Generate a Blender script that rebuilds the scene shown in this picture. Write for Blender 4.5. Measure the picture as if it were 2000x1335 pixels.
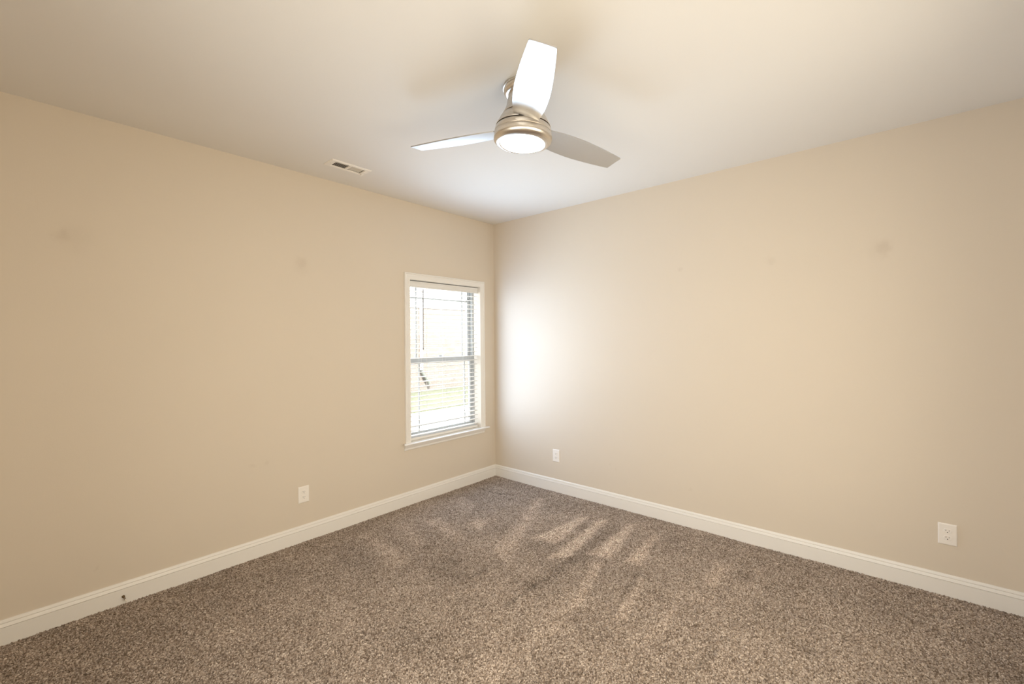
import bpy, bmesh, math, random
import numpy as np
from mathutils import Vector, Matrix

SC = bpy.context.scene
for o in list(bpy.data.objects):
    bpy.data.objects.remove(o)
COL = SC.collection
PI = math.pi
R = math.radians

# ------------------------------------------------------------------ camera
F_PX, YAW, PITCH_ROLL = 874.12, 0.717313, -0.00855
CAM = Vector((3.36496, -3.56297, 1.49175))
cd = bpy.data.cameras.new('camera')
cam = bpy.data.objects.new('camera', cd)
COL.objects.link(cam)
cd.sensor_fit = 'HORIZONTAL'
cd.sensor_width = 36.0
cd.lens = F_PX / 2000.0 * 36.0
cd.shift_y = -(667.5 - 661.2) / 2000.0
cd.clip_start = 0.02
cam.matrix_world = (Matrix.Translation(CAM) @ Matrix.Rotation(YAW, 4, 'Z')
                    @ Matrix.Rotation(PI / 2, 4, 'X') @ Matrix.Rotation(PITCH_ROLL, 4, 'Z'))
SC.camera = cam
VIEW = Vector((-math.sin(YAW), math.cos(YAW), 0))

# ------------------------------------------------------------------ light + exposure
SC.view_settings.view_transform = 'Standard'
SC.view_settings.look = 'None'
SC.view_settings.gamma = 1.0
SC.view_settings.exposure = 0.0
SC.view_settings.use_curve_mapping = False
SC.cycles.max_bounces = 10
SC.cycles.diffuse_bounces = 6
SC.cycles.glossy_bounces = 4
SC.cycles.transmission_bounces = 6
SC.cycles.transparent_max_bounces = 12
SC.cycles.caustics_reflective = False
SC.cycles.caustics_refractive = False
SC.cycles.sample_clamp_indirect = 12.0

SKY = (0.93, 0.96, 1.0)
SKY_STRENGTH = 8.0
SUN_STRENGTH = 21.0
LENS_STRENGTH = 22.0
LENS_COLOR = (1.0, 0.83, 0.62)
WINDOW_POWER = 9.8
WINDOW_COLOR = (0.62, 0.81, 1.0)
BLIND_POWER = 4.0
BLIND_COLOR = (0.90, 0.95, 1.0)
SKYLIGHT_POWER = 16.5
SKYLIGHT_COLOR = (0.40, 0.62, 1.0)
REAR_FILL_POWER = 47.0
REAR_FILL_COLOR = (1.0, 0.90, 0.715)
FRONT_FILL_POWER = 45.0
FRONT_FILL_COLOR = (1.0, 0.95, 0.84)

w = bpy.data.worlds.new('daylight_sky')
SC.world = w
w.use_nodes = True
bg = w.node_tree.nodes['Background']
bg.inputs[0].default_value = (*SKY, 1)
bg.inputs[1].default_value = SKY_STRENGTH

sd = bpy.data.lights.new('sun', 'SUN')
sd.energy = SUN_STRENGTH
sd.angle = R(0.6)
sd.color = (1.0, 0.96, 0.90)
sun = bpy.data.objects.new('sun', sd)
COL.objects.link(sun)
sun.rotation_euler = Vector((-0.62, 0.30, -0.74)).to_track_quat('-Z', 'Y').to_euler()
sun.location = (6, -3, 9)

def area_light(name, loc, aim, sx, sy, power, color, spread=180):
    d = bpy.data.lights.new(name, 'AREA')
    d.shape = 'RECTANGLE'
    d.size, d.size_y = sx, sy
    d.energy = power
    d.color = color
    d.spread = R(spread)
    o = bpy.data.objects.new(name, d)
    COL.objects.link(o)
    o.location = loc
    o.rotation_euler = Vector(aim).to_track_quat('-Z', 'Y').to_euler()
    return o

# area lamps: stand-ins for daylight at the visible window, and added fill lamps
# in two made-up openings, right of the camera and behind it
for zc in (0.82, 1.31, 1.80):            # daylight thrown up towards the ceiling by the bright ground and the open slats
    area_light('window_daylight', (0.095, -0.69, zc), (1, -0.15, 0.38), 0.84, 0.40, WINDOW_POWER / 3, WINDOW_COLOR, 115)
area_light('window_skylight', (0.024, -0.67, 1.31), (1, 0, 0), 0.88, 1.44, SKYLIGHT_POWER, SKYLIGHT_COLOR)
area_light('blind_backlight', (-0.084, -0.67, 1.31), (1, 0, 0), 0.88, 1.44, BLIND_POWER, BLIND_COLOR)
pt = area_light('window_portal', (-0.17, -0.67, 1.31), (1, 0, 0), 0.92, 1.50, 1.0, (1, 1, 1))
pt.data.cycles.is_portal = True          # only guides sampling of the sky through the window
area_light('rear_fill', (4.12, -2.35, 1.35), (-1, 0.1, -0.05), 2.4, 1.5, REAR_FILL_POWER, REAR_FILL_COLOR, 160)  # added fill lamp, shining in through an unseen made-up opening
area_light('front_fill', (2.72, -4.20, 1.10), (0.05, 1, -0.05), 2.0, 2.0, FRONT_FILL_POWER, FRONT_FILL_COLOR, 160)  # second added fill, brightening the room from behind the camera

# ------------------------------------------------------------------ materials
def newmat(name):
    m = bpy.data.materials.new(name)
    m.use_nodes = True
    nt = m.node_tree
    return m, nt, nt.nodes['Principled BSDF']

def plain(name, col, rough=0.5, metal=0.0, noise=0.03, nscale=30.0, bump=0.0, bscale=200.0, spec=0.5):
    m, nt, b = newmat(name)
    tc = nt.nodes.new('ShaderNodeTexCoord')
    n = nt.nodes.new('ShaderNodeTexNoise')
    n.inputs['Scale'].default_value = nscale
    n.inputs['Detail'].default_value = 4
    nt.links.new(tc.outputs['Object'], n.inputs['Vector'])
    mx = nt.nodes.new('ShaderNodeMix')
    mx.data_type = 'RGBA'
    mx.inputs[6].default_value = (*[c * (1 - noise) for c in col], 1)
    mx.inputs[7].default_value = (*[min(1, c * (1 + noise)) for c in col], 1)
    nt.links.new(n.outputs['Fac'], mx.inputs[0])
    nt.links.new(mx.outputs[2], b.inputs['Base Color'])
    b.inputs['Roughness'].default_value = rough
    b.inputs['Metallic'].default_value = metal
    b.inputs['Specular IOR Level'].default_value = spec
    if bump > 0:
        n2 = nt.nodes.new('ShaderNodeTexNoise')
        n2.inputs['Scale'].default_value = bscale
        n2.inputs['Detail'].default_value = 3
        nt.links.new(tc.outputs['Object'], n2.inputs['Vector'])
        bp = nt.nodes.new('ShaderNodeBump')
        bp.inputs['Strength'].default_value = bump
        bp.inputs['Distance'].default_value = 0.002
        nt.links.new(n2.outputs['Fac'], bp.inputs['Height'])
        nt.links.new(bp.outputs['Normal'], b.inputs['Normal'])
    return m

WALL_COL = (0.665, 0.590, 0.492)

def wall_paint(name, col, blots=()):
    """rolled wall paint with orange-peel bump; blots = touched-up patches ((x,y,z), radius, amount)"""
    m = plain(name, col, rough=0.62, noise=0.012, nscale=2.2, bump=0.10, bscale=160, spec=0.35)
    nt = m.node_tree
    b = nt.nodes['Principled BSDF']
    src = b.inputs['Base Color'].links[0].from_socket
    geo = nt.nodes.new('ShaderNodeNewGeometry')
    nz = nt.nodes.new('ShaderNodeTexNoise')
    nz.inputs['Scale'].default_value = 22
    nz.inputs['Detail'].default_value = 3
    nt.links.new(geo.outputs['Position'], nz.inputs['Vector'])
    sub = nt.nodes.new('ShaderNodeVectorMath'); sub.operation = 'SUBTRACT'
    nt.links.new(nz.outputs['Color'], sub.inputs[0]); sub.inputs[1].default_value = (0.5, 0.5, 0.5)
    sc = nt.nodes.new('ShaderNodeVectorMath'); sc.operation = 'SCALE'
    sc.inputs['Scale'].default_value = 0.07
    nt.links.new(sub.outputs[0], sc.inputs[0])
    add = nt.nodes.new('ShaderNodeVectorMath'); add.operation = 'ADD'
    nt.links.new(geo.outputs['Position'], add.inputs[0]); nt.links.new(sc.outputs[0], add.inputs[1])
    for c, rad, amt in blots:
        d = nt.nodes.new('ShaderNodeVectorMath'); d.operation = 'DISTANCE'
        nt.links.new(add.outputs[0], d.inputs[0]); d.inputs[1].default_value = c
        mr = nt.nodes.new('ShaderNodeMapRange')
        mr.interpolation_type = 'SMOOTHSTEP'
        mr.inputs[1].default_value = rad * 0.15
        mr.inputs[2].default_value = rad
        mr.inputs[3].default_value = amt
        mr.inputs[4].default_value = 0.0
        nt.links.new(d.outputs['Value'], mr.inputs[0])
        mx = nt.nodes.new('ShaderNodeMix'); mx.data_type = 'RGBA'
        nt.links.new(mr.outputs[0], mx.inputs[0])
        nt.links.new(src, mx.inputs[6])
        mx.inputs[7].default_value = (0.40, 0.32, 0.24, 1)
        src = mx.outputs[2]
    nt.links.new(src, b.inputs['Base Color'])
    return m

M = {}
M['wall_left'] = wall_paint('beige_wall_paint_left', WALL_COL, [
    ((0, -3.332, 2.056), 0.050, 0.17), ((0, -3.300, 2.062), 0.11, 0.08),
    ((0, -2.076, 2.070), 0.060, 0.12), ((0, -2.085, 2.045), 0.09, 0.08),
    ((0, -2.42, 0.63), 0.03, 0.10), ((0, -2.33, 0.635), 0.025, 0.12),
    ((0, -3.22, 0.245), 0.02, 0.12), ((0, -2.02, 1.36), 0.03, 0.06)])
M['wall_right'] = wall_paint('beige_wall_paint_right', WALL_COL, [
    ((2.033, 0, 2.035), 0.028, 0.16), ((2.672, 0, 2.026), 0.05, 0.11),
    ((3.287, 0, 2.030), 0.055, 0.17), ((3.26, 0, 2.02), 0.09, 0.08),
    ((2.10, 0, 0.30), 0.02, 0.14), ((1.40, 0, 0.37), 0.02, 0.10), ((1.46, 0, 0.34), 0.02, 0.10)])
M['wall'] = wall_paint('beige_wall_paint', WALL_COL)
M['ceiling'] = plain('ceiling_paint', (0.77, 0.745, 0.705), rough=0.75, noise=0.012, nscale=1.6, bump=0.08, bscale=120, spec=0.3)
M['trim'] = plain('white_trim_paint', (0.80, 0.775, 0.735), rough=0.38, noise=0.01)
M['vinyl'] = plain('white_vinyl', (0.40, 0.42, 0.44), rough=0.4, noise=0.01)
M['blind'] = plain('white_blind', (0.76, 0.745, 0.72), rough=0.42, noise=0.01)
M['cord'] = plain('white_cord', (0.75, 0.74, 0.72), rough=0.8, noise=0.02)
M['wand'] = plain('smoky_wand', (0.10, 0.085, 0.075), rough=0.25, noise=0.05)
M['gasket'] = plain('grey_weatherstrip', (0.16, 0.17, 0.18), rough=0.7)
M['plate'] = plain('white_plastic', (0.85, 0.81, 0.76), rough=0.30, noise=0.01)
M['slot'] = plain('dark_slot', (0.02, 0.018, 0.016), rough=0.8)
M['screw'] = plain('painted_screw', (0.70, 0.68, 0.64), rough=0.35, metal=0.5)
M['vent'] = plain('white_vent_enamel', (0.84, 0.80, 0.74), rough=0.40, noise=0.01)
M['duct'] = plain('dark_duct', (0.07, 0.06, 0.05), rough=0.9)
M['brass'] = plain('tarnished_brass', (0.16, 0.105, 0.055), rough=0.45, metal=0.8)
M['rubber'] = plain('pale_rubber', (0.72, 0.68, 0.62), rough=0.6)
M['backing'] = plain('carpet_backing', (0.12, 0.09, 0.07), rough=0.95)
M['concrete'] = plain('pale_concrete', (0.52, 0.51, 0.48), rough=0.85, noise=0.08, nscale=1.5)
M['shingle'] = plain('grey_shingles', (0.30, 0.28, 0.27), rough=0.9, noise=0.25, nscale=6)
M['soffit'] = plain('white_soffit', (0.80, 0.80, 0.80), rough=0.6)
M['downspout'] = plain('bronze_downspout', (0.085, 0.088, 0.074), rough=0.5)

def brushed_nickel():
    m, nt, b = newmat('brushed_nickel')
    tc = nt.nodes.new('ShaderNodeTexCoord')
    mp = nt.nodes.new('ShaderNodeMapping')
    mp.inputs['Scale'].default_value = (6, 6, 900)
    nt.links.new(tc.outputs['Object'], mp.inputs['Vector'])
    n = nt.nodes.new('ShaderNodeTexNoise')
    n.inputs['Scale'].default_value = 1.0
    n.inputs['Detail'].default_value = 3
    nt.links.new(mp.outputs[0], n.inputs['Vector'])
    mr = nt.nodes.new('ShaderNodeMapRange')
    mr.inputs[3].default_value = 0.22
    mr.inputs[4].default_value = 0.36
    nt.links.new(n.outputs['Fac'], mr.inputs[0])
    nt.links.new(mr.outputs[0], b.inputs['Roughness'])
    b.inputs['Base Color'].default_value = (0.71, 0.66, 0.595, 1)
    b.inputs['Metallic'].default_value = 1.0
    tg = nt.nodes.new('ShaderNodeTangent')
    tg.direction_type = 'RADIAL'; tg.axis = 'Z'
    b.inputs['Anisotropic'].default_value = 0.55
    nt.links.new(tg.outputs[0], b.inputs['Tangent'])
    return m
M['nickel'] = brushed_nickel()
M['blade'] = plain('silver_blade', (0.60, 0.595, 0.585), rough=0.38, metal=0.9, noise=0.015, nscale=8)
M['seam'] = plain('dark_seam', (0.035, 0.025, 0.018), rough=0.7)

def lens_mat():
    m, nt, b = newmat('lit_frosted_lens')
    b.inputs['Base Color'].default_value = (0.9, 0.88, 0.84, 1)
    b.inputs['Roughness'].default_value = 0.4
    b.inputs['Emission Color'].default_value = (*LENS_COLOR, 1)
    b.inputs['Emission Strength'].default_value = LENS_STRENGTH
    return m
M['lens'] = lens_mat()

def glass_mat():
    m = bpy.data.materials.new('window_glass')
    m.use_nodes = True
    nt = m.node_tree
    nt.nodes.clear()
    out = nt.nodes.new('ShaderNodeOutputMaterial')
    tr = nt.nodes.new('ShaderNodeBsdfTransparent')
    tr.inputs[0].default_value = (0.95, 0.97, 0.97, 1)
    gl = nt.nodes.new('ShaderNodeBsdfGlossy')
    gl.inputs['Roughness'].default_value = 0.02
    fr = nt.nodes.new('ShaderNodeFresnel')
    fr.inputs[0].default_value = 1.45
    mx = nt.nodes.new('ShaderNodeMixShader')
    ge = nt.nodes.new('ShaderNodeNewGeometry')
    inv = nt.nodes.new('ShaderNodeMath'); inv.operation = 'SUBTRACT'
    inv.inputs[0].default_value = 1.0
    nt.links.new(ge.outputs['Backfacing'], inv.inputs[1])
    mul = nt.nodes.new('ShaderNodeMath'); mul.operation = 'MULTIPLY'
    nt.links.new(fr.outputs[0], mul.inputs[0]); nt.links.new(inv.outputs[0], mul.inputs[1])
    nt.links.new(mul.outputs[0], mx.inputs[0])
    nt.links.new(tr.outputs[0], mx.inputs[1])
    nt.links.new(gl.outputs[0], mx.inputs[2])
    nt.links.new(mx.outputs[0], out.inputs[0])
    return m
M['glass'] = glass_mat()

def brick_mat(name, sx, sy, vertical=False, k=1.0):
    m, nt, b = newmat(name)
    geo = nt.nodes.new('ShaderNodeTexCoord')
    sep = nt.nodes.new('ShaderNodeSeparateXYZ')
    nt.links.new(geo.outputs['Object'], sep.inputs[0])
    com = nt.nodes.new('ShaderNodeCombineXYZ')
    nt.links.new(sep.outputs['Y'], com.inputs['X'])
    nt.links.new(sep.outputs['Z'], com.inputs['Y'])
    br = nt.nodes.new('ShaderNodeTexBrick')
    br.inputs['Scale'].default_value = 1.0
    br.inputs['Brick Width'].default_value = sx
    br.inputs['Row Height'].default_value = sy
    br.inputs['Mortar Size'].default_value = 0.008
    br.inputs['Color1'].default_value = (*[k * c for c in (0.130, 0.105, 0.088)], 1)
    br.inputs['Color2'].default_value = (*[k * c for c in (0.175, 0.145, 0.122)], 1)
    br.inputs['Mortar'].default_value = (*[k * c for c in (0.085, 0.078, 0.070)], 1)
    if vertical:
        br.offset = 0.0
    nt.links.new(com.outputs[0], br.inputs['Vector'])
    nt.links.new(br.outputs['Color'], b.inputs['Base Color'])
    b.inputs['Roughness'].default_value = 0.9
    return m
M['brick'] = brick_mat('tan_brick', 0.21, 0.075)
M['soldier'] = brick_mat('soldier_brick', 0.075, 0.21, True, 1.1)

def lawn_mat():
    m, nt, b = newmat('dry_lawn')
    tc = nt.nodes.new('ShaderNodeTexCoord')
    n = nt.nodes.new('ShaderNodeTexNoise')
    n.inputs['Scale'].default_value = 9
    n.inputs['Detail'].default_value = 6
    nt.links.new(tc.outputs['Object'], n.inputs['Vector'])
    cr = nt.nodes.new('ShaderNodeValToRGB')
    cr.color_ramp.elements[0].position = 0.35
    cr.color_ramp.elements[0].color = (0.055, 0.062, 0.032, 1)
    cr.color_ramp.elements[1].position = 0.7
    cr.color_ramp.elements[1].color = (0.095, 0.092, 0.062, 1)
    nt.links.new(n.outputs['Fac'], cr.inputs[0])
    nt.links.new(cr.outputs[0], b.inputs['Base Color'])
    b.inputs['Roughness'].default_value = 0.95
    return m
M['lawn'] = lawn_mat()

def carpet_mat():
    m, nt, b = newmat('twist_pile_carpet')
    at = nt.nodes.new('ShaderNodeAttribute')
    at.attribute_name = 'yarn'
    tc = nt.nodes.new('ShaderNodeTexCoord')
    n = nt.nodes.new('ShaderNodeTexNoise')
    n.inputs['Scale'].default_value = 700
    n.inputs['Detail'].default_value = 2
    nt.links.new(tc.outputs['Object'], n.inputs['Vector'])
    mr = nt.nodes.new('ShaderNodeMapRange')
    mr.inputs[1].default_value = 0.3; mr.inputs[2].default_value = 0.7
    mr.inputs[3].default_value = 0.72; mr.inputs[4].default_value = 1.25
    nt.links.new(n.outputs['Fac'], mr.inputs[0])
    vm = nt.nodes.new('ShaderNodeVectorMath'); vm.operation = 'SCALE'
    nt.links.new(at.outputs['Color'], vm.inputs[0])
    nt.links.new(mr.outputs[0], vm.inputs['Scale'])
    nt.links.new(vm.outputs[0], b.inputs['Base Color'])
    b.inputs['Roughness'].default_value = 1.0
    b.inputs['Specular IOR Level'].default_value = 0.05
    return m
M['carpet'] = carpet_mat()

# ------------------------------------------------------------------ mesh helpers
def finish(bm, name, mat, parent=None, smooth=False, bevel=0.0, segs=2, angle=35):
    bmesh.ops.recalc_face_normals(bm, faces=bm.faces[:])
    me = bpy.data.meshes.new(name)
    bm.to_mesh(me)
    bm.free()
    o = bpy.data.objects.new(name, me)
    COL.objects.link(o)
    me.materials.append(M[mat] if isinstance(mat, str) else mat)
    if parent is not None:
        o.parent = parent
    if smooth:
        for p in me.polygons:
            p.use_smooth = True
        es = o.modifiers.new('split', 'EDGE_SPLIT')
        es.split_angle = R(angle)
    if bevel > 0:
        bv = o.modifiers.new('bevel', 'BEVEL')
        bv.width = bevel
        bv.segments = segs
        bv.limit_method = 'ANGLE'
        bv.angle_limit = R(40)
    return o

def box(bm, lo, hi):
    (x0, y0, z0), (x1, y1, z1) = lo, hi
    v = [bm.verts.new(p) for p in ((x0, y0, z0), (x1, y0, z0), (x1, y1, z0), (x0, y1, z0),
                                   (x0, y0, z1), (x1, y0, z1), (x1, y1, z1), (x0, y1, z1))]
    for f in ((0, 1, 2, 3), (4, 5, 6, 7), (0, 1, 5, 4), (1, 2, 6, 5), (2, 3, 7, 6), (3, 0, 4, 7)):
        bm.faces.new([v[i] for i in f])
    return v

def boxes(*bs):
    bm = bmesh.new()
    for lo, hi in bs:
        box(bm, lo, hi)
    return bm

def lathe(profile, segs=64, close_top=True, close_bot=True, origin=(0, 0, 0)):
    """profile: list of (radius, z)"""
    bm = bmesh.new()
    rings = []
    ox, oy, oz = origin
    for r, z in profile:
        if r <= 1e-6:
            rings.append([bm.verts.new((ox, oy, oz + z))])
        else:
            rings.append([bm.verts.new((ox + r * math.cos(2 * PI * i / segs), oy + r * math.sin(2 * PI * i / segs), oz + z)) for i in range(segs)])
    for a, b in zip(rings, rings[1:]):
        for i in range(segs):
            j = (i + 1) % segs
            if len(a) == 1 and len(b) == 1:
                continue
            if len(a) == 1:
                bm.faces.new((a[0], b[i], b[j]))
            elif len(b) == 1:
                bm.faces.new((a[i], a[j], b[0]))
            else:
                bm.faces.new((a[i], a[j], b[j], b[i]))
    if close_top and len(rings[0]) > 1:
        bm.faces.new(rings[0])
    if close_bot and len(rings[-1]) > 1:
        bm.faces.new(rings[-1])
    return bm

def tube(bm, pts, rad, segs=8):
    pts = [Vector(p) for p in pts]
    rads = rad if isinstance(rad, (list, tuple)) else [rad] * len(pts)
    rings = []
    for i, p in enumerate(pts):
        t = (pts[min(i + 1, len(pts) - 1)] - pts[max(i - 1, 0)]).normalized()
        a = t.orthogonal().normalized()
        if abs(t.z) < 0.99:
            a = Vector((0, 0, 1)).cross(t).normalized()
        b = t.cross(a)
        rings.append([bm.verts.new(p + rads[i] * (a * math.cos(2 * PI * k / segs) + b * math.sin(2 * PI * k / segs))) for k in range(segs)])
    for r0, r1 in zip(rings, rings[1:]):
        for k in range(segs):
            bm.faces.new((r0[k], r0[(k + 1) % segs], r1[(k + 1) % segs], r1[k]))
    bm.faces.new(rings[0])
    bm.faces.new(rings[-1])

def sweep(profile, path_pts, closed_profile=True):
    """extrude a 2D profile polygon given as list of 3D-point functions per station"""
    bm = bmesh.new()
    rings = [[bm.verts.new(f(a, b)) for a, b in profile] for f in path_pts]
    n = len(profile)
    for r0, r1 in zip(rings, rings[1:]):
        for k in range(n):
            bm.faces.new((r0[k], r0[(k + 1) % n], r1[(k + 1) % n], r1[k]))
    bm.faces.new(rings[0])
    bm.faces.new(rings[-1])
    return bm

def slab_with_hole(axis, a0, a1, u0, u1, v0, v1, hole=None):
    """box slab normal to axis, spanning [u0,u1]x[v0,v1], with one rectangular hole (hu0,hu1,hv0,hv1)"""
    bm = bmesh.new()
    us = [u0, u1]; vs = [v0, v1]
    if hole:
        us = sorted(set([u0, hole[0], hole[1], u1])); vs = sorted(set([v0, hole[2], hole[3], v1]))
    def P(a, u, v):
        return {'x': (a, u, v), 'y': (u, a, v), 'z': (u, v, a)}[axis]
    cells = set()
    for i in range(len(us) - 1):
        for j in range(len(vs) - 1):
            cu, cv = (us[i] + us[i + 1]) / 2, (vs[j] + vs[j + 1]) / 2
            if hole and hole[0] < cu < hole[1] and hole[2] < cv < hole[3]:
                continue
            cells.add((i, j))
    V = {}
    def vert(a, i, j):
        k = (a, i, j)
        if k not in V:
            V[k] = bm.verts.new(P(a, us[i], vs[j]))
        return V[k]
    for (i, j) in cells:
        for a in (a0, a1):
            bm.faces.new((vert(a, i, j), vert(a, i + 1, j), vert(a, i + 1, j + 1), vert(a, i, j + 1)))
        for (di, dj, e) in ((-1, 0, ((i, j), (i, j + 1))), (1, 0, ((i + 1, j), (i + 1, j + 1))),
                            (0, -1, ((i, j), (i + 1, j))), (0, 1, ((i, j + 1), (i + 1, j + 1)))):
            if (i + di, j + dj) not in cells:
                (p, q) = e
                bm.faces.new((vert(a0, *p), vert(a0, *q), vert(a1, *q), vert(a1, *p)))
    return bm

def tag(o, label=None, cat=None, group=None, kind=None):
    if label: o['label'] = label
    if cat: o['category'] = cat
    if group: o['group'] = group
    if kind: o['kind'] = kind
    return o

def thing(name, label, cat, loc=(0, 0, 0), rotz=0.0, group=None, kind=None):
    o = bpy.data.objects.new(name, None)
    COL.objects.link(o)
    o.empty_display_size = 0.05
    o.location = loc
    o.rotation_euler = (0, 0, rotz)
    return tag(o, label, cat, group, kind)

def copy_tree(o, parent=None):
    c = o.copy()
    COL.objects.link(c)
    if parent is not None:
        c.parent = parent
    for ch in o.children:
        copy_tree(ch, c)
    return c

# ------------------------------------------------------------------ room shell
H = 2.74
XW, YD = 3.92, -3.78
WT = 0.16                                  # outer wall thickness
OY0, OY1, OZ0, OZ1 = -1.12, -0.22, 0.562, 2.041     # window opening
VX0, VX1, VY0, VY1 = 0.310, 0.401, -2.010, -1.785   # vent duct opening
DX0, DX1, DZ = 1.72, 3.72, 2.10            # unseen opening added behind the camera for fill light
RY0, RY1, RZ0, RZ1 = -3.55, -1.15, 0.60, 2.10   # unseen opening added right of the camera for fill light

def struct(name, bm, mat, label=None, cat=None, **k):
    o = finish(bm, name, mat, **k)
    return tag(o, label, cat, kind='structure')

struct('wall_left', slab_with_hole('x', -WT, 0.0, YD - 0.12, 0.16, -0.30, H + 0.12, (OY0, OY1, OZ0 - 0.014, OZ1)), 'wall_left',
       'beige painted wall on the left, holding the window', 'wall')
struct('wall_right', slab_with_hole('y', 0.0, 0.16, 0.0, XW + 0.12, -0.30, H + 0.12), 'wall_right',
       'beige painted wall on the right, with two outlets', 'wall')
struct('wall_front', slab_with_hole('y', YD - 0.12, YD, 0.0, XW + 0.12, -0.30, H + 0.12, (DX0, DX1, -0.02, DZ)), 'wall',
       'beige wall behind the camera with an added opening for fill light', 'wall')
struct('wall_rear', slab_with_hole('x', XW, XW + 0.12, YD - 1.6, 0.0, -0.30, H + 0.12, (RY0, RY1, RZ0, RZ1)), 'wall',
       'beige wall to the right of the camera', 'wall')
struct('ceiling', slab_with_hole('z', H, H + 0.12, -WT, XW + 0.12, YD - 0.12, 0.16, (VX0, VX1, VY0, VY1)), 'ceiling',
       'off white painted ceiling', 'ceiling')
struct('floor', slab_with_hole('z', -0.30, -0.012, 0.0, XW, YD - 1.6, 0.0), 'backing', 'floor slab under the carpet', 'floor')
# unseen box added behind the opening to keep sky light out
hb = bmesh.new()
box(hb, (DX0 - 0.72, YD - 1.72, -0.30), (XW + 0.12, YD - 1.6, H + 0.12))
box(hb, (DX0 - 0.72, YD - 1.72, -0.30), (DX0 - 0.6, YD - 0.12, H + 0.12))
box(hb, (DX0 - 0.72, YD - 1.72, H), (XW + 0.12, YD - 0.12, H + 0.12))
struct('wall_sky_blocker', hb, 'wall', 'added beige box closing the opening behind the camera to sky light', 'wall')

# unseen box added outside the right-hand opening to block the sun
pb = bmesh.new()
box(pb, (XW + 0.50, YD - 1.6, -0.30), (XW + 0.62, 0.16, H + 0.12))
box(pb, (XW + 0.12, YD - 1.6, H), (XW + 0.50, 0.16, H + 0.12))
box(pb, (XW + 0.12, 0.04, -0.30), (XW + 0.50, 0.16, H))
box(pb, (XW + 0.12, YD - 1.6, -0.30), (XW + 0.50, YD - 1.48, H))
box(pb, (XW + 0.12, YD - 1.48, -0.30), (XW + 0.50, 0.04, -0.18))
struct('wall_sun_blocker', pb, 'wall', 'added beige box blocking the sun from the opening right of the camera', 'wall')

# baseboards: profile (protrusion, height)
BP = [(0, -0.012), (0.0145, -0.012), (0.0145, 0.0870), (0.0090, 0.0880), (0.0090, 0.0895), (0.0142, 0.0905),
      (0.0100, 0.1060), (0.0055, 0.1078), (0.0055, 0.1095), (0.0098, 0.1110), (0.0075, 0.1190), (0.0045, 0.1232), (0, 0.1240)]
bm = sweep(BP, [lambda a, b: (a, YD, b), lambda a, b: (a, -a, b)])
struct('baseboard_left', bm, 'trim', 'white grooved baseboard along the left wall', 'baseboard')
bm = sweep(BP, [lambda a, b: (a, -a, b), lambda a, b: (XW, -a, b)])
struct('baseboard_right', bm, 'trim', 'white grooved baseboard along the right wall', 'baseboard')

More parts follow.
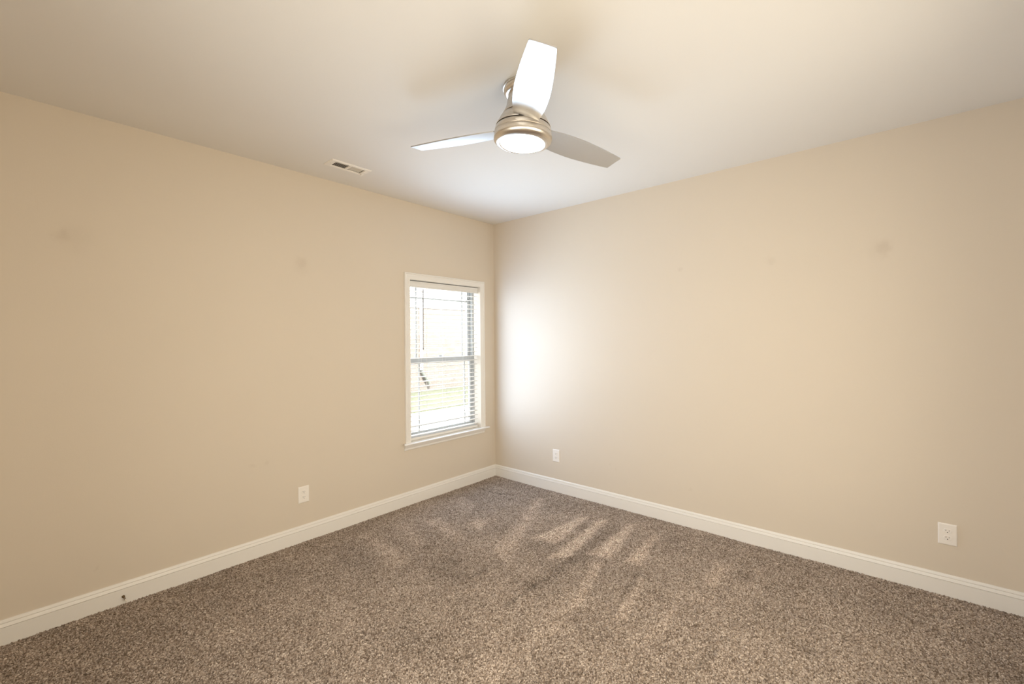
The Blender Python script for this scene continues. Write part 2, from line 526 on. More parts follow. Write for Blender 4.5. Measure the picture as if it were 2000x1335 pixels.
# ------------------------------------------------------------------ carpet (wall to wall twist pile)
def carpet():
    rng = np.random.default_rng(7)
    x0, x1, y0, y1 = 0.0125, XW, YD, -0.0125
    step = 0.0023
    nx, ny = int((x1 - x0) / step) + 1, int((y1 - y0) / step) + 1
    X, Y = np.meshgrid(np.linspace(x0, x1, nx), np.linspace(y0, y1, ny), indexing='ij')
    X = X.astype(np.float32); Y = Y.astype(np.float32)
    pitch = 0.0052
    gx, gy = int((x1 - x0) / pitch) + 4, int((y1 - y0) / pitch) + 4
    cx = (np.arange(gx)[:, None] - 1 + rng.uniform(0.08, 0.92, (gx, gy))) * pitch + x0
    cy = (np.arange(gy)[None, :] - 1 + rng.uniform(0.08, 0.92, (gx, gy))) * pitch + y0
    ang = rng.uniform(0, PI, (gx, gy)); ca, sa = np.cos(ang), np.sin(ang)
    la, lb = rng.uniform(0.0044, 0.0066, (gx, gy)), rng.uniform(0.0021, 0.0029, (gx, gy))
    th = rng.uniform(0.0, 1.0, (gx, gy))
    ix = np.floor((X - x0) / pitch).astype(int) + 1
    iy = np.floor((Y - y0) / pitch).astype(int) + 1
    best = np.full(X.shape, 9.0, np.float32)
    bi = np.zeros(X.shape, np.int32)
    for di in (-1, 0, 1):
        for dj in (-1, 0, 1):
            a = np.clip(ix + di, 0, gx - 1); b = np.clip(iy + dj, 0, gy - 1)
            dx, dy = X - cx[a, b], Y - cy[a, b]
            d = ((dx * ca[a, b] + dy * sa[a, b]) / la[a, b]) ** 2 + ((-dx * sa[a, b] + dy * ca[a, b]) / lb[a, b]) ** 2
            d = d - 0.35 * th[a, b]
            m = d < best
            best = np.where(m, d, best).astype(np.float32)
            bi = np.where(m, a * gy + b, bi)
    hgt = np.sqrt(np.clip(1.0 - (best + 0.35) / 1.9, 0, 1))
    thv = th.ravel()[bi]
    # slow swell of the pad + pile lean left by the vacuum cleaner
    def smooth(s, seed):
        r2 = np.random.default_rng(seed)
        n = max(4, int(4.2 / s))
        g = r2.normal(0, 1, (n + 3, n + 3))
        fx = (X - x0) / s; fy = (Y - y0) / s
        i0 = np.clip(fx.astype(int), 0, n + 1); j0 = np.clip(fy.astype(int), 0, n + 1)
        tx = fx - i0; ty = fy - j0
        tx = tx * tx * (3 - 2 * tx); ty = ty * ty * (3 - 2 * ty)
        return (g[i0, j0] * (1 - tx) * (1 - ty) + g[i0 + 1, j0] * tx * (1 - ty) + g[i0, j0 + 1] * (1 - tx) * ty + g[i0 + 1, j0 + 1] * tx * ty)
    nap = 0.045 * smooth(0.35, 1) + 0.035 * smooth(0.13, 2) + 0.03 * smooth(0.05, 3)
    jx = (X + 0.006 * smooth(0.03, 5)).astype(np.float32); jy = (Y + 0.006 * smooth(0.03, 6)).astype(np.float32)
    def poly(pts, amt, soft):
        nonlocal nap
        p = np.array(pts); c = p.mean(0)
        ar = 0.5 * np.sum(p[:, 0] * np.roll(p[:, 1], -1) - np.roll(p[:, 0], -1) * p[:, 1])
        if ar < 0: p = p[::-1]
        d = np.full(X.shape, 9.0)
        for q, r_ in zip(p, np.roll(p, -1, 0)):
            e = (r_ - q) / np.linalg.norm(r_ - q)
            d = np.minimum(d, e[0] * (jy - q[1]) - e[1] * (jx - q[0]))
        nap = nap + 1.9 * amt * np.clip(d / soft + 0.5, 0, 1)
    def line(p, q, wdt, amt):
        nonlocal nap
        p, q = np.array(p), np.array(q)
        e = q - p; L = np.linalg.norm(e); e /= L
        t = np.clip((jx - p[0]) * e[0] + (jy - p[1]) * e[1], 0, L)
        d = np.hypot(jx - p[0] - t * e[0], jy - p[1] - t * e[1])
        nap = nap + amt * np.clip(1.3 - d / wdt, 0, 1)
    for pts, amt, soft in NAP_PATCHES:
        poly(pts, amt, soft)
    for p, q, wdt, amt in NAP_LINES:
        line(p, q, wdt, amt)
    Z = -0.0160 + 0.0170 * hgt + 0.0050 * thv + 0.0012 * smooth(0.25, 4) - 0.010 * np.clip(-nap - 0.16, 0, 0.5)
    pal = np.array([1.07, 1.055, 1.02]) * np.array([(0.145, 0.110, 0.086), (0.240, 0.191, 0.157), (0.345, 0.285, 0.243), (0.440, 0.373, 0.325), (0.560, 0.487, 0.432)])
    pick = rng.choice(5, size=gx * gy, p=(0.15, 0.23, 0.27, 0.22, 0.13))
    tint = pal[pick] * rng.uniform(0.85, 1.15, (gx * gy, 1))
    colr = tint[bi] * (1.0 + nap)[..., None]
    # full detail where the photo shows the floor (plus a margin), every third row elsewhere
    cyw, syw = math.cos(YAW), math.sin(YAW)
    dX, dY = X - CAM.x, Y - CAM.y
    depth = -syw * dX + cyw * dY
    lat = cyw * dX + syw * dY
    fine = (depth > 1.45) & (np.abs(lat) < depth * 1.18 + 0.35)
    bs = 36
    nbx, nby = (nx - 1) // bs, (ny - 1) // bs
    bc = fine[bs // 2::bs, bs // 2::bs][:nbx, :nby]
    idx = np.arange(nx * ny, dtype=np.int32).reshape(nx, ny)
    quads = []
    for i in range(nbx + 1):
        for j in range(nby + 1):
            st = 1 if (i >= nbx or j >= nby or bc[i, j]) else 3
            i1, j1 = min((i + 1) * bs, nx - 1), min((j + 1) * bs, ny - 1)
            if i1 <= i * bs or j1 <= j * bs:
                continue
            g = idx[i * bs:i1 + 1:st, j * bs:j1 + 1:st]
            quads.append(np.stack([g[:-1, :-1], g[1:, :-1], g[1:, 1:], g[:-1, 1:]], -1).reshape(-1))
    q = np.concatenate(quads)
    used, q = np.unique(q, return_inverse=True)
    q = q.astype(np.int32).ravel()
    n = len(used)
    co = np.stack([X, Y, Z], -1).reshape(-1, 3)[used].astype(np.float32)
    colr = colr.reshape(-1, 3)[used]
    me = bpy.data.meshes.new('carpet')
    nf = len(q) // 4
    me.vertices.add(n)
    me.vertices.foreach_set('co', co.ravel())
    me.loops.add(len(q))
    me.loops.foreach_set('vertex_index', q)
    me.polygons.add(nf)
    me.polygons.foreach_set('loop_start', np.arange(nf, dtype=np.int32) * 4)
    me.polygons.foreach_set('use_smooth', np.ones(nf, dtype=bool))
    at = me.attributes.new('yarn', 'FLOAT_COLOR', 'POINT')
    c4 = np.ones((n, 4), np.float32)
    c4[:, :3] = np.clip(colr, 0.01, 0.9)
    at.data.foreach_set('color', c4.ravel())
    me.update(calc_edges=True)
    me.materials.append(M['carpet'])
    o = bpy.data.objects.new('carpet', me)
    COL.objects.link(o)
    tag(o, 'speckled brown and beige twist pile carpet with vacuum marks, wall to wall', 'carpet', kind='stuff')

#NAP0
NAP_PATCHES = [
    ([(1.268, -0.945), (1.456, -0.919), (1.382, -0.35), (1.33, -0.393)], 0.3, 0.05),
    ([(1.542, -1.123), (1.648, -0.996), (1.537, -0.302), (1.482, -0.321)], 0.3, 0.04),
    ([(1.719, -0.899), (1.873, -0.852), (1.745, -0.233), (1.702, -0.269)], 0.3, 0.05),
    ([(1.973, -1.486), (2.021, -1.446), (1.861, -0.927), (1.81, -0.971)], 0.2, 0.06),
    ([(1.964, -0.823), (2.081, -0.811), (1.96, -0.319), (1.937, -0.339)], 0.28, 0.05),
    ([(2.198, -1.437), (2.24, -1.402), (2.166, -0.966), (2.137, -0.96)], 0.22, 0.05),
    ([(2.401, -1.456), (2.428, -1.372), (2.418, -1.158), (2.401, -1.172)], 0.22, 0.06),
    ([(1.19, -1.265), (1.368, -1.325), (0.842, -0.241), (0.758, -0.241)], 0.2, 0.08),
    ([(0.725, -1.06), (0.911, -1.129), (0.774, -0.94), (0.654, -0.957)], 0.2, 0.06),
    ([(0.352, -1.265), (0.883, -1.357), (0.86, -1.242), (0.453, -1.153)], 0.16, 0.08),
    ([(0.299, -1.469), (0.742, -1.601), (0.698, -1.512), (0.375, -1.405)], 0.12, 0.08),
    ([(0.185, -1.761), (0.818, -1.842), (0.811, -1.739), (0.237, -1.67)], 0.15, 0.1),
    ([(0.173, -0.797), (0.537, -0.881), (0.476, -0.746), (0.222, -0.686)], 0.12, 0.06),
    ([(2.441, -0.764), (2.525, -0.808), (2.507, -0.453), (2.44, -0.439)], 0.16, 0.08),
    ([(1.999, -2.002), (2.057, -1.687), (1.92, -1.32), (1.874, -1.359)], 0.11, 0.12),
    ([(1.917, -2.173), (2.01, -2.125), (1.945, -2.013), (1.898, -2.089)], 0.18, 0.15),
    ([(1.654, -1.102), (1.762, -1.046), (1.722, -0.328), (1.586, -0.341)], -0.1, 0.05),
    ([(1.68, -1.632), (1.748, -1.349), (1.69, -1.035), (1.602, -1.146)], -0.1, 0.1),
    ([(1.174, -1.834), (1.4, -1.582), (1.288, -1.41), (0.972, -1.603)], -0.07, 0.15),
    ([(0.499, -2.075), (0.872, -2.028), (0.745, -1.903), (0.275, -1.911)], -0.08, 0.15),
    ([(1.513, -2.327), (1.71, -2.213), (1.613, -2.106), (1.401, -2.202)], -0.08, 0.15),
]
NAP_LINES = [
    ((1.308, -1.635), (1.332, -1.494), 0.012, -0.22),
    ((1.687, -1.728), (1.684, -1.448), 0.012, -0.22),
    ((1.684, -1.448), (1.693, -1.272), 0.01, -0.14),
    ((0.133, -0.395), (0.266, -0.428), 0.012, -0.2),
    ((0.266, -0.428), (0.445, -0.4), 0.014, -0.25),
    ((0.445, -0.4), (0.536, -0.339), 0.014, -0.25),
    ((2.19, -1.444), (2.01, -0.453), 0.02, -0.12),
    ((2.042, -1.57), (1.74, -0.363), 0.02, -0.1),
    ((2.653, -1.497), (2.69, -1.326), 0.015, -0.25),
]
#NAP1
carpet()

# ------------------------------------------------------------------ window
win = thing('window_1', 'white double hung window with prairie grilles in the left wall near the corner', 'window',
            (0, (OY0 + OY1) / 2, OZ0), kind='structure')
WY, WZ = win.location.y, win.location.z
def wbox(lo, hi):
    return ((lo[0], lo[1] - WY, lo[2] - WZ), (hi[0], hi[1] - WY, hi[2] - WZ))
def wpart(name, mat, *bs, bevel=0.0, parent=win):
    return finish(boxes(*[wbox(*b) for b in bs]), name, mat, parent, bevel=bevel)

# casing: mitred moulding (profile: across width 0..0.06, protrusion)
CW = 0.060
CP = [(0.000, 0.0), (0.000, 0.011), (0.006, 0.0125), (0.010, 0.010), (0.030, 0.012), (0.036, 0.015), (0.044, 0.016), (0.047, 0.0135), (0.050, 0.019), (0.057, 0.020), (CW, 0.017), (CW, 0.0)]
ci0, ci1, ciz = OY0 + 0.004, OY1 - 0.004, OZ1 - 0.003
bm = sweep(CP, [lambda a, b: (b, ci0 - a - WY, OZ0 - 0.002 - WZ), lambda a, b: (b, ci0 - a - WY, ciz + a - WZ),
                lambda a, b: (b, ci1 + a - WY, ciz + a - WZ), lambda a, b: (b, ci1 + a - WY, OZ0 - 0.002 - WZ)])
finish(bm, 'casing', 'trim', win)
# stool with rounded nose, apron below
ST = [(-0.085, 0.0), (0.042, 0.0), (0.047, -0.003), (0.049, -0.008), (0.047, -0.013), (0.042, -0.016), (-0.085, -0.016)]
bm = sweep(ST, [lambda a, b: (a, OY0 + 0.002 - WY if a < 0 else -1.212 - WY, b), lambda a, b: (a, OY1 - 0.002 - WY if a < 0 else -0.128 - WY, b)])
finish(bm, 'stool', 'trim', win)
AP = [(0, -0.016), (0.024, -0.016), (0.024, -0.024), (0.019, -0.034), (0.012, -0.046), (0.012, -0.058), (0.009, -0.064), (0, -0.064)]
bm = sweep(AP, [lambda a, b: (a, -1.185 - 0.45 * (b + 0.016) * -0.3 - WY - 0.0, b), lambda a, b: (a, -0.170 - WY - 0.12 * -(b + 0.016), b)])
finish(bm, 'apron', 'trim', win)
# jamb lining of the opening
J = 0.012
wpart('jamb', 'trim', ((-0.088, OY0, OZ0), (0.0, OY0 + J - 0.008, OZ1)), ((-0.088, OY1 - J + 0.008, OZ0), (0.0, OY1, OZ1)),
      ((-0.088, OY0, OZ1 - 0.004), (0.0, OY1, OZ1)))
# vinyl frame
fy0, fy1, fz0, fz1 = OY0 + 0.0, OY1 - 0.0, OZ0, OZ1
XF0, XF1 = -0.155, -0.088
FW = 0.030
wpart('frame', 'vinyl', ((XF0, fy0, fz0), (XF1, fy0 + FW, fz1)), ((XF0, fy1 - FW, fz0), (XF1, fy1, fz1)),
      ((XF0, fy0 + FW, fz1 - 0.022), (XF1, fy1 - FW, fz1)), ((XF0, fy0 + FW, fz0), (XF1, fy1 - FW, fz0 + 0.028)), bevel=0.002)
ZM = 1.287                                     # meeting rail
def sash(name, x0, x1, z0, z1, top, bot, side, mcol):
    y0, y1 = fy0 + FW + 0.002, fy1 - FW - 0.002
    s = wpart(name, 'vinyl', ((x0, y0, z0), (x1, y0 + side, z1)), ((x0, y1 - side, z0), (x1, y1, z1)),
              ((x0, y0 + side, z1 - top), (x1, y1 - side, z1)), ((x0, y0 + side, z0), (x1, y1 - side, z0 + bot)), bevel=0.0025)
    xm = (x0 + x1) / 2
    wpart('pane', 'glass', ((xm - 0.002, y0 + side - 0.004, z0 + bot - 0.004), (xm + 0.002, y1 - side + 0.004, z1 - top + 0.004)), parent=s)
    return s, y0 + side, y1 - side, xm, z0 + bot, z1 - top
GW = 0.0075
su, gy0, gy1, gx, gz0, gz1 = sash('upper_sash', -0.150, -0.123, ZM - 0.018, fz1 - 0.024, 0.022, 0.036, 0.036, 0)
hz = 1.890
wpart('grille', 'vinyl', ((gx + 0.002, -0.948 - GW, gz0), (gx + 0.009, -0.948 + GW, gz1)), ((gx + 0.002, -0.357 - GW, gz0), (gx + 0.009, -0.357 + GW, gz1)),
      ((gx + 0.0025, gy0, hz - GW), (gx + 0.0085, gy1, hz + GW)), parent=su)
sl, gy0, gy1, gx, gz0, gz1 = sash('lower_sash', -0.119, -0.092, fz0 + 0.028, ZM + 0.030, 0.056, 0.034, 0.036, 0)
hz = 0.676
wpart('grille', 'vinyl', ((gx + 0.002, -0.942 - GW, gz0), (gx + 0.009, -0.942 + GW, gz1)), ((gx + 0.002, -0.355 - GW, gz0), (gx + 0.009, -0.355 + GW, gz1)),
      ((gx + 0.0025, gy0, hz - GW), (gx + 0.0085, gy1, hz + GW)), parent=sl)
wpart('weatherstrip', 'gasket', ((-0.0925, fy1 - FW - 0.0150, fz0 + 0.05), (-0.0912, fy1 - FW - 0.0125, ZM - 0.02)), parent=sl)
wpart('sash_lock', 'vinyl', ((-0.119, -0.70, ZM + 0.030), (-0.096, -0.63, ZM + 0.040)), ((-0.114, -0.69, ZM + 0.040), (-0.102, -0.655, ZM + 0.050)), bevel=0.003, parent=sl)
wpart('vent_stop', 'gasket', ((-0.122, fy1 - FW - 0.030, 1.900), (-0.116, fy1 - FW - 0.018, 1.918)), parent=su)

# ------------------------------------------------------------------ horizontal blind in the window
bl = thing('window_blind', 'white horizontal slat blind hanging open inside the window frame', 'blind', (-0.045, WY, OZ0 + 0.0))
bY0, bY1 = OY0 + 0.014, OY1 - 0.014
def L(x, y, z):
    return (x + 0.045, y - WY, z - OZ0)
def bpart(name, mat, *bs, bevel=0.0, parent=bl):
    return finish(boxes(*[(L(*lo), L(*hi)) for lo, hi in bs]), name, mat, parent, bevel=bevel)
bpart('headrail', 'blind', ((-0.080, bY0, 1.990), (-0.036, bY1, 2.030)), bevel=0.002)
# moulded valance with returns
VP = [(-0.034, 2.030), (-0.018, 2.030), (-0.018, 2.022), (-0.022, 2.016), (-0.0235, 1.990), (-0.020, 1.984), (-0.020, 1.977), (-0.028, 1.974), (-0.034, 1.974)]
bm = sweep(VP, [lambda a, b: L(a, bY0 - 0.006 + (0 if b > 2.0 else 0.010) * 0, b), lambda a, b: L(a, bY1 + 0.006, b)])
finish(bm, 'valance', 'blind', bl, bevel=0.001)
NS, Z_TOP, PITCH = 31, 1.943, 0.0445
bm = bmesh.new()
zs = [Z_TOP - i * PITCH for i in range(NS)]
for z in zs:
    z += random.Random(int(z * 1e4)).uniform(-0.0012, 0.0012)
    ring0, ring1 = [], []
    prof = [(-0.077, -0.0030), (-0.065, 0.0000), (-0.052, 0.0012), (-0.039, 0.0000), (-0.0275, -0.0030)]
    top = [(a, b + 0.0014) for a, b in prof]
    bot = [(a, b - 0.0014) for a, b in reversed(prof)]
    full = top + bot
    ring0 = [bm.verts.new(L(a, bY0, z + b)) for a, b in full]
    ring1 = [bm.verts.new(L(a, bY1, z + b)) for a, b in full]
    n = len(full)
    for k in range(n):
        bm.faces.new((ring0[k], ring0[(k + 1) % n], ring1[(k + 1) % n], ring1[k]))
    bm.faces.new(ring0); bm.faces.new(ring1)
finish(bm, 'slats', 'blind', bl)
bpart('bottom_rail', 'blind', ((-0.078, bY0, 0.5635), (-0.027, bY1, 0.588)), bevel=0.004)
bm = bmesh.new()
for y in (-0.965, -0.670, -0.395):
    for x in (-0.0265, -0.078):
        tube(bm, [L(x, y, 0.60), L(x, y, 1.99)], 0.0008, 5)
    for z in zs:
        tube(bm, [L(-0.0265, y, z - 0.003), L(-0.078, y, z - 0.003)], 0.0005, 4)
finish(bm, 'ladder_cords', 'cord', bl)
bm = bmesh.new()
tube(bm, [L(-0.018, -0.915, 1.980), L(-0.018, -0.915, 0.70)], 0.0009, 5)
tube(bm, [L(-0.018, -0.910, 1.980), L(-0.018, -0.909, 0.86)], 0.0009, 5)
finish(bm, 'lift_cord', 'cord', bl)
bm = bmesh.new()
tube(bm, [L(-0.016, -0.951, 1.972), L(-0.015, -0.951, 1.965), L(-0.014, -0.951, 1.960), L(-0.014, -0.953, 1.42), L(-0.014, -0.953, 1.394)],
     [0.001, 0.0015, 0.0042, 0.0040, 0.0048], 8)
wd = finish(bm, 'tilt_wand', 'wand', bl, smooth=True)
wd['label'] = 'dark smoky tilt wand'

# ------------------------------------------------------------------ ceiling fan
PIV = Vector((1.9595, -1.8394, H))
fan = thing('ceiling_fan', 'brushed nickel three blade ceiling fan with lit round lamp below its hub', 'ceiling fan', PIV)
TILT = Matrix.Rotation(R(2.75), 4, VIEW)
def fpart(bm, name, mat, parent=fan, mtx=TILT, **k):
    o = finish(bm, name, mat, parent, **k)
    o.matrix_local = mtx
    return o
# flush canopy
fpart(lathe([(0.0, 0.0), (0.107, 0.0), (0.1085, -0.004), (0.1085, -0.012), (0.1045, -0.0135), (0.1045, -0.016), (0.1058, -0.0170), (0.104, -0.026), (0.098, -0.036), (0.090, -0.040), (0.0, -0.040)]),
      'canopy', 'nickel', mtx=Matrix.Identity(4), smooth=True)
for a in (2.55, 4.65, 0.45):
    bm = bmesh.new()
    tube(bm, [(0.106 * math.cos(a), 0.106 * math.sin(a), -0.008), (0.1115 * math.cos(a), 0.1115 * math.sin(a), -0.008)], [0.0035, 0.0030], 10)
    fpart(bm, 'screw', 'screw', mtx=Matrix.Identity(4), smooth=True)
# neck cover flaring down over the motor
fpart(lathe([(0.076, -0.036), (0.081, -0.0385), (0.0812, -0.045), (0.0822, -0.070), (0.0850, -0.090), (0.0905, -0.112), (0.0985, -0.130), (0.1055, -0.1425), (0.1040, -0.1440), (0.0, -0.1440)], 72),
      'neck_cover', 'nickel', smooth=True)
# rotating motor housing
fpart(lathe([(0.0, -0.1468), (0.104, -0.1468), (0.1082, -0.1490), (0.1160, -0.1610), (0.1250, -0.1785), (0.1325, -0.1935), (0.1366, -0.2015), (0.1355, -0.2030), (0.0, -0.2030)], 72),
      'motor_housing', 'nickel', smooth=True)
fpart(lathe([(0.0, -0.2035), (0.1325, -0.2035), (0.1325, -0.2095), (0.0, -0.2095)], 72), 'slot_ring', 'seam', smooth=True)
fpart(lathe([(0.0, -0.1435), (0.1010, -0.1435), (0.1030, -0.1475), (0.0, -0.1475)], 72), 'neck_gap', 'seam', smooth=True)
fpart(lathe([(0.0, -0.0395), (0.0840, -0.0395), (0.0835, -0.0425), (0.0, -0.0425)], 72), 'canopy_gap', 'seam', smooth=True)
# light kit
fpart(lathe([(0.0, -0.2095), (0.1370, -0.2095), (0.1385, -0.2112), (0.1415, -0.2230), (0.1425, -0.2330), (0.1412, -0.2342), (0.1428, -0.2355), (0.1452, -0.2480), (0.1455, -0.2590), (0.1425, -0.2690),
             (0.1360, -0.2765), (0.1270, -0.2820), (0.1170, -0.2850), (0.1120, -0.2855), (0.1085, -0.2835), (0.1080, -0.2815), (0.0, -0.2815)], 72),
      'light_housing', 'nickel', smooth=True, angle=50)
fpart(lathe([(0.1070, -0.2817), (0.1066, -0.2842), (0.1020, -0.2862), (0.0850, -0.2888), (0.060, -0.2910), (0.030, -0.2922), (0.0, -0.2926)], 64, close_top=True),
      'lens', 'lens', smooth=True, angle=60)
# blades
HW = [(0.135, 0.0605), (0.145, 0.0625), (0.17, 0.0665), (0.20, 0.0712), (0.24, 0.0755), (0.29, 0.0780), (0.34, 0.0787), (0.39, 0.0775), (0.44, 0.0745), (0.49, 0.0705), (0.54, 0.0655),
      (0.59, 0.0600), (0.630, 0.0550), (0.6465, 0.0527), (0.6515, 0.0510), (0.6535, 0.0475)]
def blade_mesh():
    bm = bmesh.new()
    th = 0.0028
    out = [(r, h) for r, h in HW] + [(r, -h) for r, h in reversed(HW)]
    ph = R(-12.4)
    def P(r, s, t):
        camber = -0.0035 * (s / 0.078) ** 2
        z = t + camber
        return Vector((r, s * math.cos(ph) - z * math.sin(ph), s * math.sin(ph) + z * math.cos(ph) - 0.2085))
    NSx = 8
    grid = {}
    for t in (-th, th):
        for i, (r, h) in enumerate(HW):
            for k in range(NSx + 1):
                grid[(t, i, k)] = bm.verts.new(P(r, h * (2 * k / NSx - 1), t))
    n = len(HW)
    for t in (-th, th):
        for i in range(n - 1):
            for k in range(NSx):
                bm.faces.new((grid[(t, i, k)], grid[(t, i + 1, k)], grid[(t, i + 1, k + 1)], grid[(t, i, k + 1)]))
    for i in range(n - 1):
        for k in (0, NSx):
            bm.faces.new((grid[(-th, i, k)], grid[(-th, i + 1, k)], grid[(th, i + 1, k)], grid[(th, i, k)]))
    for k in range(NSx):
        for i in (0, n - 1):
            bm.faces.new((grid[(-th, i, k)], grid[(-th, i, k + 1)], grid[(th, i, k + 1)], grid[(th, i, k)]))
    return bm
TH0 = R(195.92)
b0 = fpart(blade_mesh(), 'blade', 'blade', mtx=TILT @ Matrix.Rotation(TH0, 4, 'Z'), smooth=True, angle=50)
# blade iron: arm out of the slot under the blade root
bm = bmesh.new()
ph = R(-12.4)
for (r0, r1, w0, w1) in ((0.10, 0.150, 0.030, 0.034),):
    vs = []
    for r, hw in ((r0, w0), (r1, w1)):
        for s in (-hw, hw):
            for t in (0.0030, 0.0070):
                vs.append(bm.verts.new((r, s * math.cos(ph) - t * math.sin(ph), s * math.sin(ph) + t * math.cos(ph) - 0.2085)))
    for f in ((0, 1, 3, 2), (4, 5, 7, 6), (0, 1, 5, 4), (2, 3, 7, 6), (0, 2, 6, 4), (1, 3, 7, 5)):
        bm.faces.new([vs[i] for i in f])
iron = finish(bm, 'blade_iron', 'nickel', b0)
for k in (1, 2):
    c = copy_tree(b0, fan)
    c.matrix_local = TILT @ Matrix.Rotation(TH0 + k * 2 * PI / 3, 4, 'Z')

# ------------------------------------------------------------------ wall outlets
def make_outlet(label):
    """built facing +X, wall plane x=0, centre at origin"""
    t = thing('wall_outlet', label, 'outlet', group='white duplex outlets low on the walls')
    hw, hh = 0.0400, 0.0605
    bm = bmesh.new()
    rings = []
    for x, inset in ((0.0, 0.0), (0.0030, 0.0), (0.0058, 0.0035), (0.0064, 0.0060)):
        rings.append([bm.verts.new((x, sy * (hw - inset), sz * (hh - inset))) for sy, sz in ((-1, -1), (1, -1), (1, 1), (-1, 1))])
    for a, b in zip(rings, rings[1:]):
        for k in range(4):
            bm.faces.new((a[k], a[(k + 1) % 4], b[(k + 1) % 4], b[k]))
    bm.faces.new(rings[-1]); bm.faces.new(rings[0])
    finish(bm, 'cover_plate', 'plate', t, bevel=0.0008)
    for zc in (0.0195, -0.0195):
        bm = bmesh.new()
        pts = []
        for i in range(40):
            a = 2 * PI * i / 40
            y, z = 0.0172 * math.cos(a), 0.0172 * math.sin(a)
            z = max(-0.0130, min(0.0130, z))
            pts.append((y, z))
        lo = [bm.verts.new((0.0050, y * 1.02, zc + z * 1.02)) for y, z in pts]
        mid = [bm.verts.new((0.0080, y, zc + z)) for y, z in pts]
        hi = [bm.verts.new((0.0086, y * 0.94, zc + z * 0.94)) for y, z in pts]
        for a, b in ((lo, mid), (mid, hi)):
            for k in range(40):
                bm.faces.new((a[k], a[(k + 1) % 40], b[(k + 1) % 40], b[k]))
        bm.faces.new(hi); bm.faces.new(lo)
        rc = finish(bm, 'receptacle', 'plate', t)
        bm = bmesh.new()
        box(bm, (0.0080, -0.0076, zc - 0.0008), (0.0088, -0.0056, zc + 0.0075))
        box(bm, (0.0080, 0.0056, zc - 0.0002), (0.0088, 0.0074, zc + 0.0065))
        tube(bm, [(0.0080, 0.0, zc - 0.0068), (0.0088, 0.0, zc - 0.0068)], 0.0027, 12)
        sl_ = finish(bm, 'slots', 'slot', rc)
    bm = bmesh.new()
    tube(bm, [(0.0060, 0, 0), (0.0074, 0, 0)], [0.0035, 0.0029], 14)
    sc_ = finish(bm, 'screw', 'plate', t)
    return t
o1 = make_outlet('white outlet low on the left wall, left of the window')
o1.location = (0.0, -2.080, 0.349)
o2 = copy_tree(o1)
o2['label'] = 'small white outlet on the right wall, near the corner by the window'
o2.location = (0.817, 0.0, 0.351); o2.rotation_euler = (0, 0, R(-90))
o3 = copy_tree(o1)
o3['label'] = 'white outlet at the right end of the right wall, largest and nearest of the outlets'
o3.location = (3.552, 0.0, 0.353); o3.rotation_euler = (0, 0, R(-90))

# ------------------------------------------------------------------ ceiling vent
vt = thing('ceiling_vent', 'white rectangular air vent with two slotted grilles on the ceiling', 'vent', (0.3555, -1.8975, H))
hx, hy = 0.0665, 0.1515
ox, oy = (VX1 - VX0) / 2 - 0.002, (VY1 - VY0) / 2 - 0.002
bm = bmesh.new()
def frame_ring(ix, iy, z):
    return [bm.verts.new((sx * ix, sy * iy, z)) for sx, sy in ((-1, -1), (1, -1), (1, 1), (-1, 1))]
rg = [frame_ring(hx, hy, 0.0), frame_ring(hx, hy, -0.002), frame_ring(hx - 0.006, hy - 0.006, -0.0065), frame_ring(ox + 0.002, oy + 0.002, -0.0075), frame_ring(ox, oy, -0.006), frame_ring(ox, oy, 0.0005)]
for a, b in zip(rg, rg[1:]):
    for k in range(4):
        bm.faces.new((a[k], a[(k + 1) % 4], b[(k + 1) % 4], b[k]))
box(bm, (-ox, -0.006, -0.0070), (ox, 0.006, 0.004))
finish(bm, 'frame', 'vent', vt, bevel=0.0006)
bm = bmesh.new()
n = 9
for bank, sgn in ((-1, 1), (1, -1)):
    for i in range(n + 1):
        yc = bank * (0.010 + (oy - 0.012) * (i + 0.3) / n)
        tilt = R(53) if bank < 0 else R(-28)
        dy, dz = 0.0048 * math.sin(tilt), 0.0048 * math.cos(tilt)
        p = [(-ox, yc - dy, 0.003 - dz), (ox, yc - dy, 0.003 - dz), (ox, yc + dy, 0.003 + dz), (-ox, yc + dy, 0.003 + dz)]
        tn = Vector((0, math.cos(tilt), -math.sin(tilt))) * 0.0006
        vs = [bm.verts.new(Vector(q) + tn) for q in p] + [bm.verts.new(Vector(q) - tn) for q in p]
        for f in ((0, 1, 2, 3), (4, 5, 6, 7), (0, 1, 5, 4), (1, 2, 6, 5), (2, 3, 7, 6), (3, 0, 4, 7)):
            bm.faces.new([vs[j] for j in f])
    box(bm, (-0.0012, min(bank * 0.006, bank * oy), 0.008), (0.0012, max(bank * 0.006, bank * oy), 0.011))
finish(bm, 'louvres', 'vent', vt)
bm = boxes(((-ox, -oy, 0.0005), (-ox + 0.001, oy, 0.11)), ((ox - 0.001, -oy, 0.0005), (ox, oy, 0.11)), ((-ox, -oy, 0.11), (ox, oy, 0.112)),
           ((-ox, -oy, 0.0005), (ox, -oy + 0.001, 0.11)), ((-ox, oy - 0.001, 0.0005), (ox, oy, 0.11)))
finish(bm, 'duct', 'duct', vt)
for sy in (-1, 1):
    bm = bmesh.new()
    tube(bm, [(0.0, sy * (hy - 0.018), -0.0055), (0.0, sy * (hy - 0.018), -0.0090)], [0.0042, 0.0030], 12)
    finish(bm, 'screw', 'screw', vt)
bm = bmesh.new()
box(bm, (-0.034, hy - 0.034, -0.016), (-0.024, hy - 0.029, -0.005))
box(bm, (-0.040, hy - 0.038, -0.021), (-0.014, hy - 0.024, -0.015))
finish(bm, 'damper_lever', 'vent', vt, bevel=0.001)

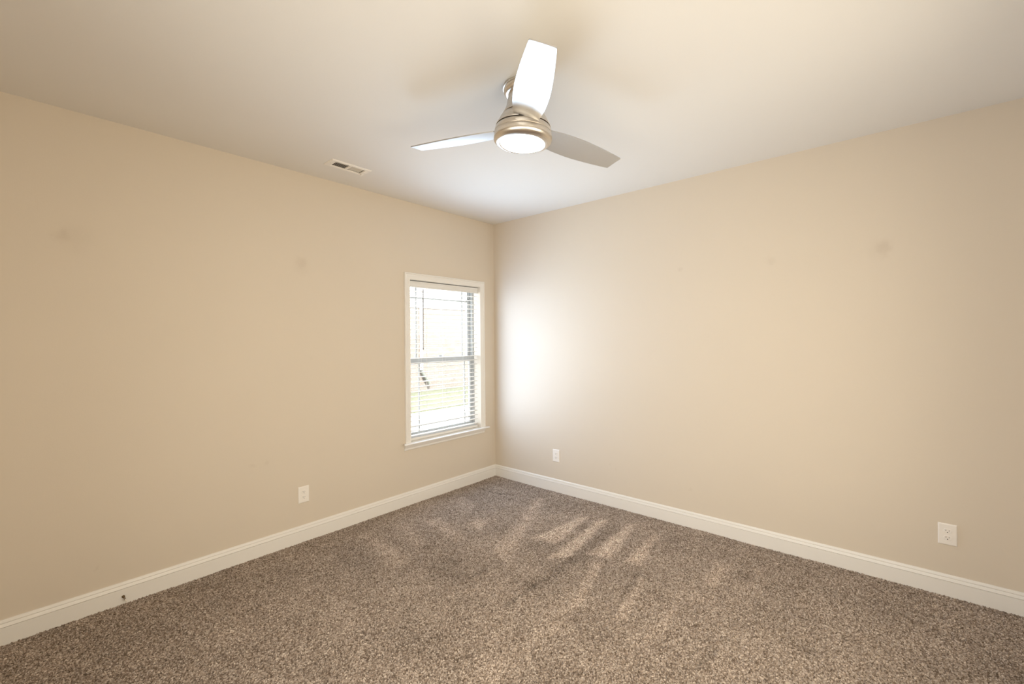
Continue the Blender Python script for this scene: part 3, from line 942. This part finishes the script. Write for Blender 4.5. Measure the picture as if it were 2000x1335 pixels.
# ------------------------------------------------------------------ little door stop on the left baseboard
ds = thing('door_stop', 'small bent brass door stop on the left baseboard', 'door stop', (0.0135, -3.106, 0.045))
finish(lathe([(0.0, 0.0), (0.0075, 0.0), (0.0075, 0.002), (0.005, 0.005), (0.0, 0.005)], 20), 'base_plate', 'brass', ds, smooth=True).matrix_local = Matrix.Rotation(R(90), 4, 'Y')
bm = bmesh.new()
pts = []
for i in range(60):
    t = i / 59
    a = t * 2 * PI * 6
    rr = 0.0036
    c = Vector((0.004 + 0.020 * t, 0.006 * t, -0.014 * t * t))
    pts.append(c + Vector((0, rr * math.cos(a), rr * math.sin(a))))
tube(bm, pts, 0.0011, 6)
finish(bm, 'spring', 'brass', ds, smooth=True)
bm = bmesh.new()
tube(bm, [(0.022, 0.0055, -0.0125), (0.031, 0.009, -0.020)], [0.0048, 0.0042], 12)
finish(bm, 'tip', 'rubber', ds, smooth=True)['label'] = 'pale rubber tip'

# ------------------------------------------------------------------ what the window looks out on
HX = -10.0
GZ = -0.42
gb = bmesh.new()
box(gb, (-30, -30, GZ - 0.3), (-WT - 0.01, 40, GZ))
struct('ground', gb, 'concrete', 'pale concrete drive outside the window', 'ground')
lb = bmesh.new()
box(lb, (HX, -30, GZ), (-6.2, 40, GZ + 0.04))
lw = finish(lb, 'lawn', 'lawn')
tag(lw, 'strip of dry pale lawn in front of the brick house outside', 'lawn', kind='stuff')
hs = thing('house', 'pale tan brick house across the yard, seen through the window', 'house', (HX, 8.0, GZ))
def hpart(name, mat, *bs):
    return finish(boxes(*bs), name, mat, hs)
hpart('brick_wall', 'brick', ((-8, -14, 0), (0, 14, 2.87)))
hpart('soldier_course', 'soldier', ((-0.05, -14, 2.87), (0.004, 14, 3.08)))
hpart('frieze_board', 'soffit', ((-8, -14, 3.08), (0.03, 14, 3.40)))
hpart('soffit', 'soffit', ((-8.4, -14.4, 3.40), (0.25, 14.4, 3.44)))
hpart('fascia', 'soffit', ((0.24, -14.4, 3.38), (0.27, 14.4, 3.58)))
bm = bmesh.new()
v = [bm.verts.new(p) for p in ((0.31, -14.4, 3.55), (0.31, 14.4, 3.55), (-4.0, 14.4, 5.9), (-4.0, -14.4, 5.9), (-8.5, 14.4, 3.55), (-8.5, -14.4, 3.55))]
bm.faces.new((v[0], v[1], v[2], v[3])); bm.faces.new((v[3], v[2], v[4], v[5])); bm.faces.new((v[0], v[3], v[5])); bm.faces.new((v[1], v[2], v[4])); bm.faces.new((v[0], v[1], v[4], v[5]))
finish(bm, 'roof', 'shingle', hs)
bm = bmesh.new()
box(bm, (0.03, -1.42, 0.78), (0.10, -1.33, 3.38))
dn = finish(bm, 'downspout', 'soffit', hs, bevel=0.006)
bm = bmesh.new()
tube(bm, [(0.07, -1.37, 0.80), (0.07, -1.36, 0.72), (0.09, -1.31, 0.62), (0.12, -1.13, 0.36), (0.13, -1.08, 0.28)], [0.060, 0.064, 0.062, 0.058, 0.064], 10)
finish(bm, 'elbow', 'downspout', dn)['label'] = 'dark bronze elbow of the downspout'
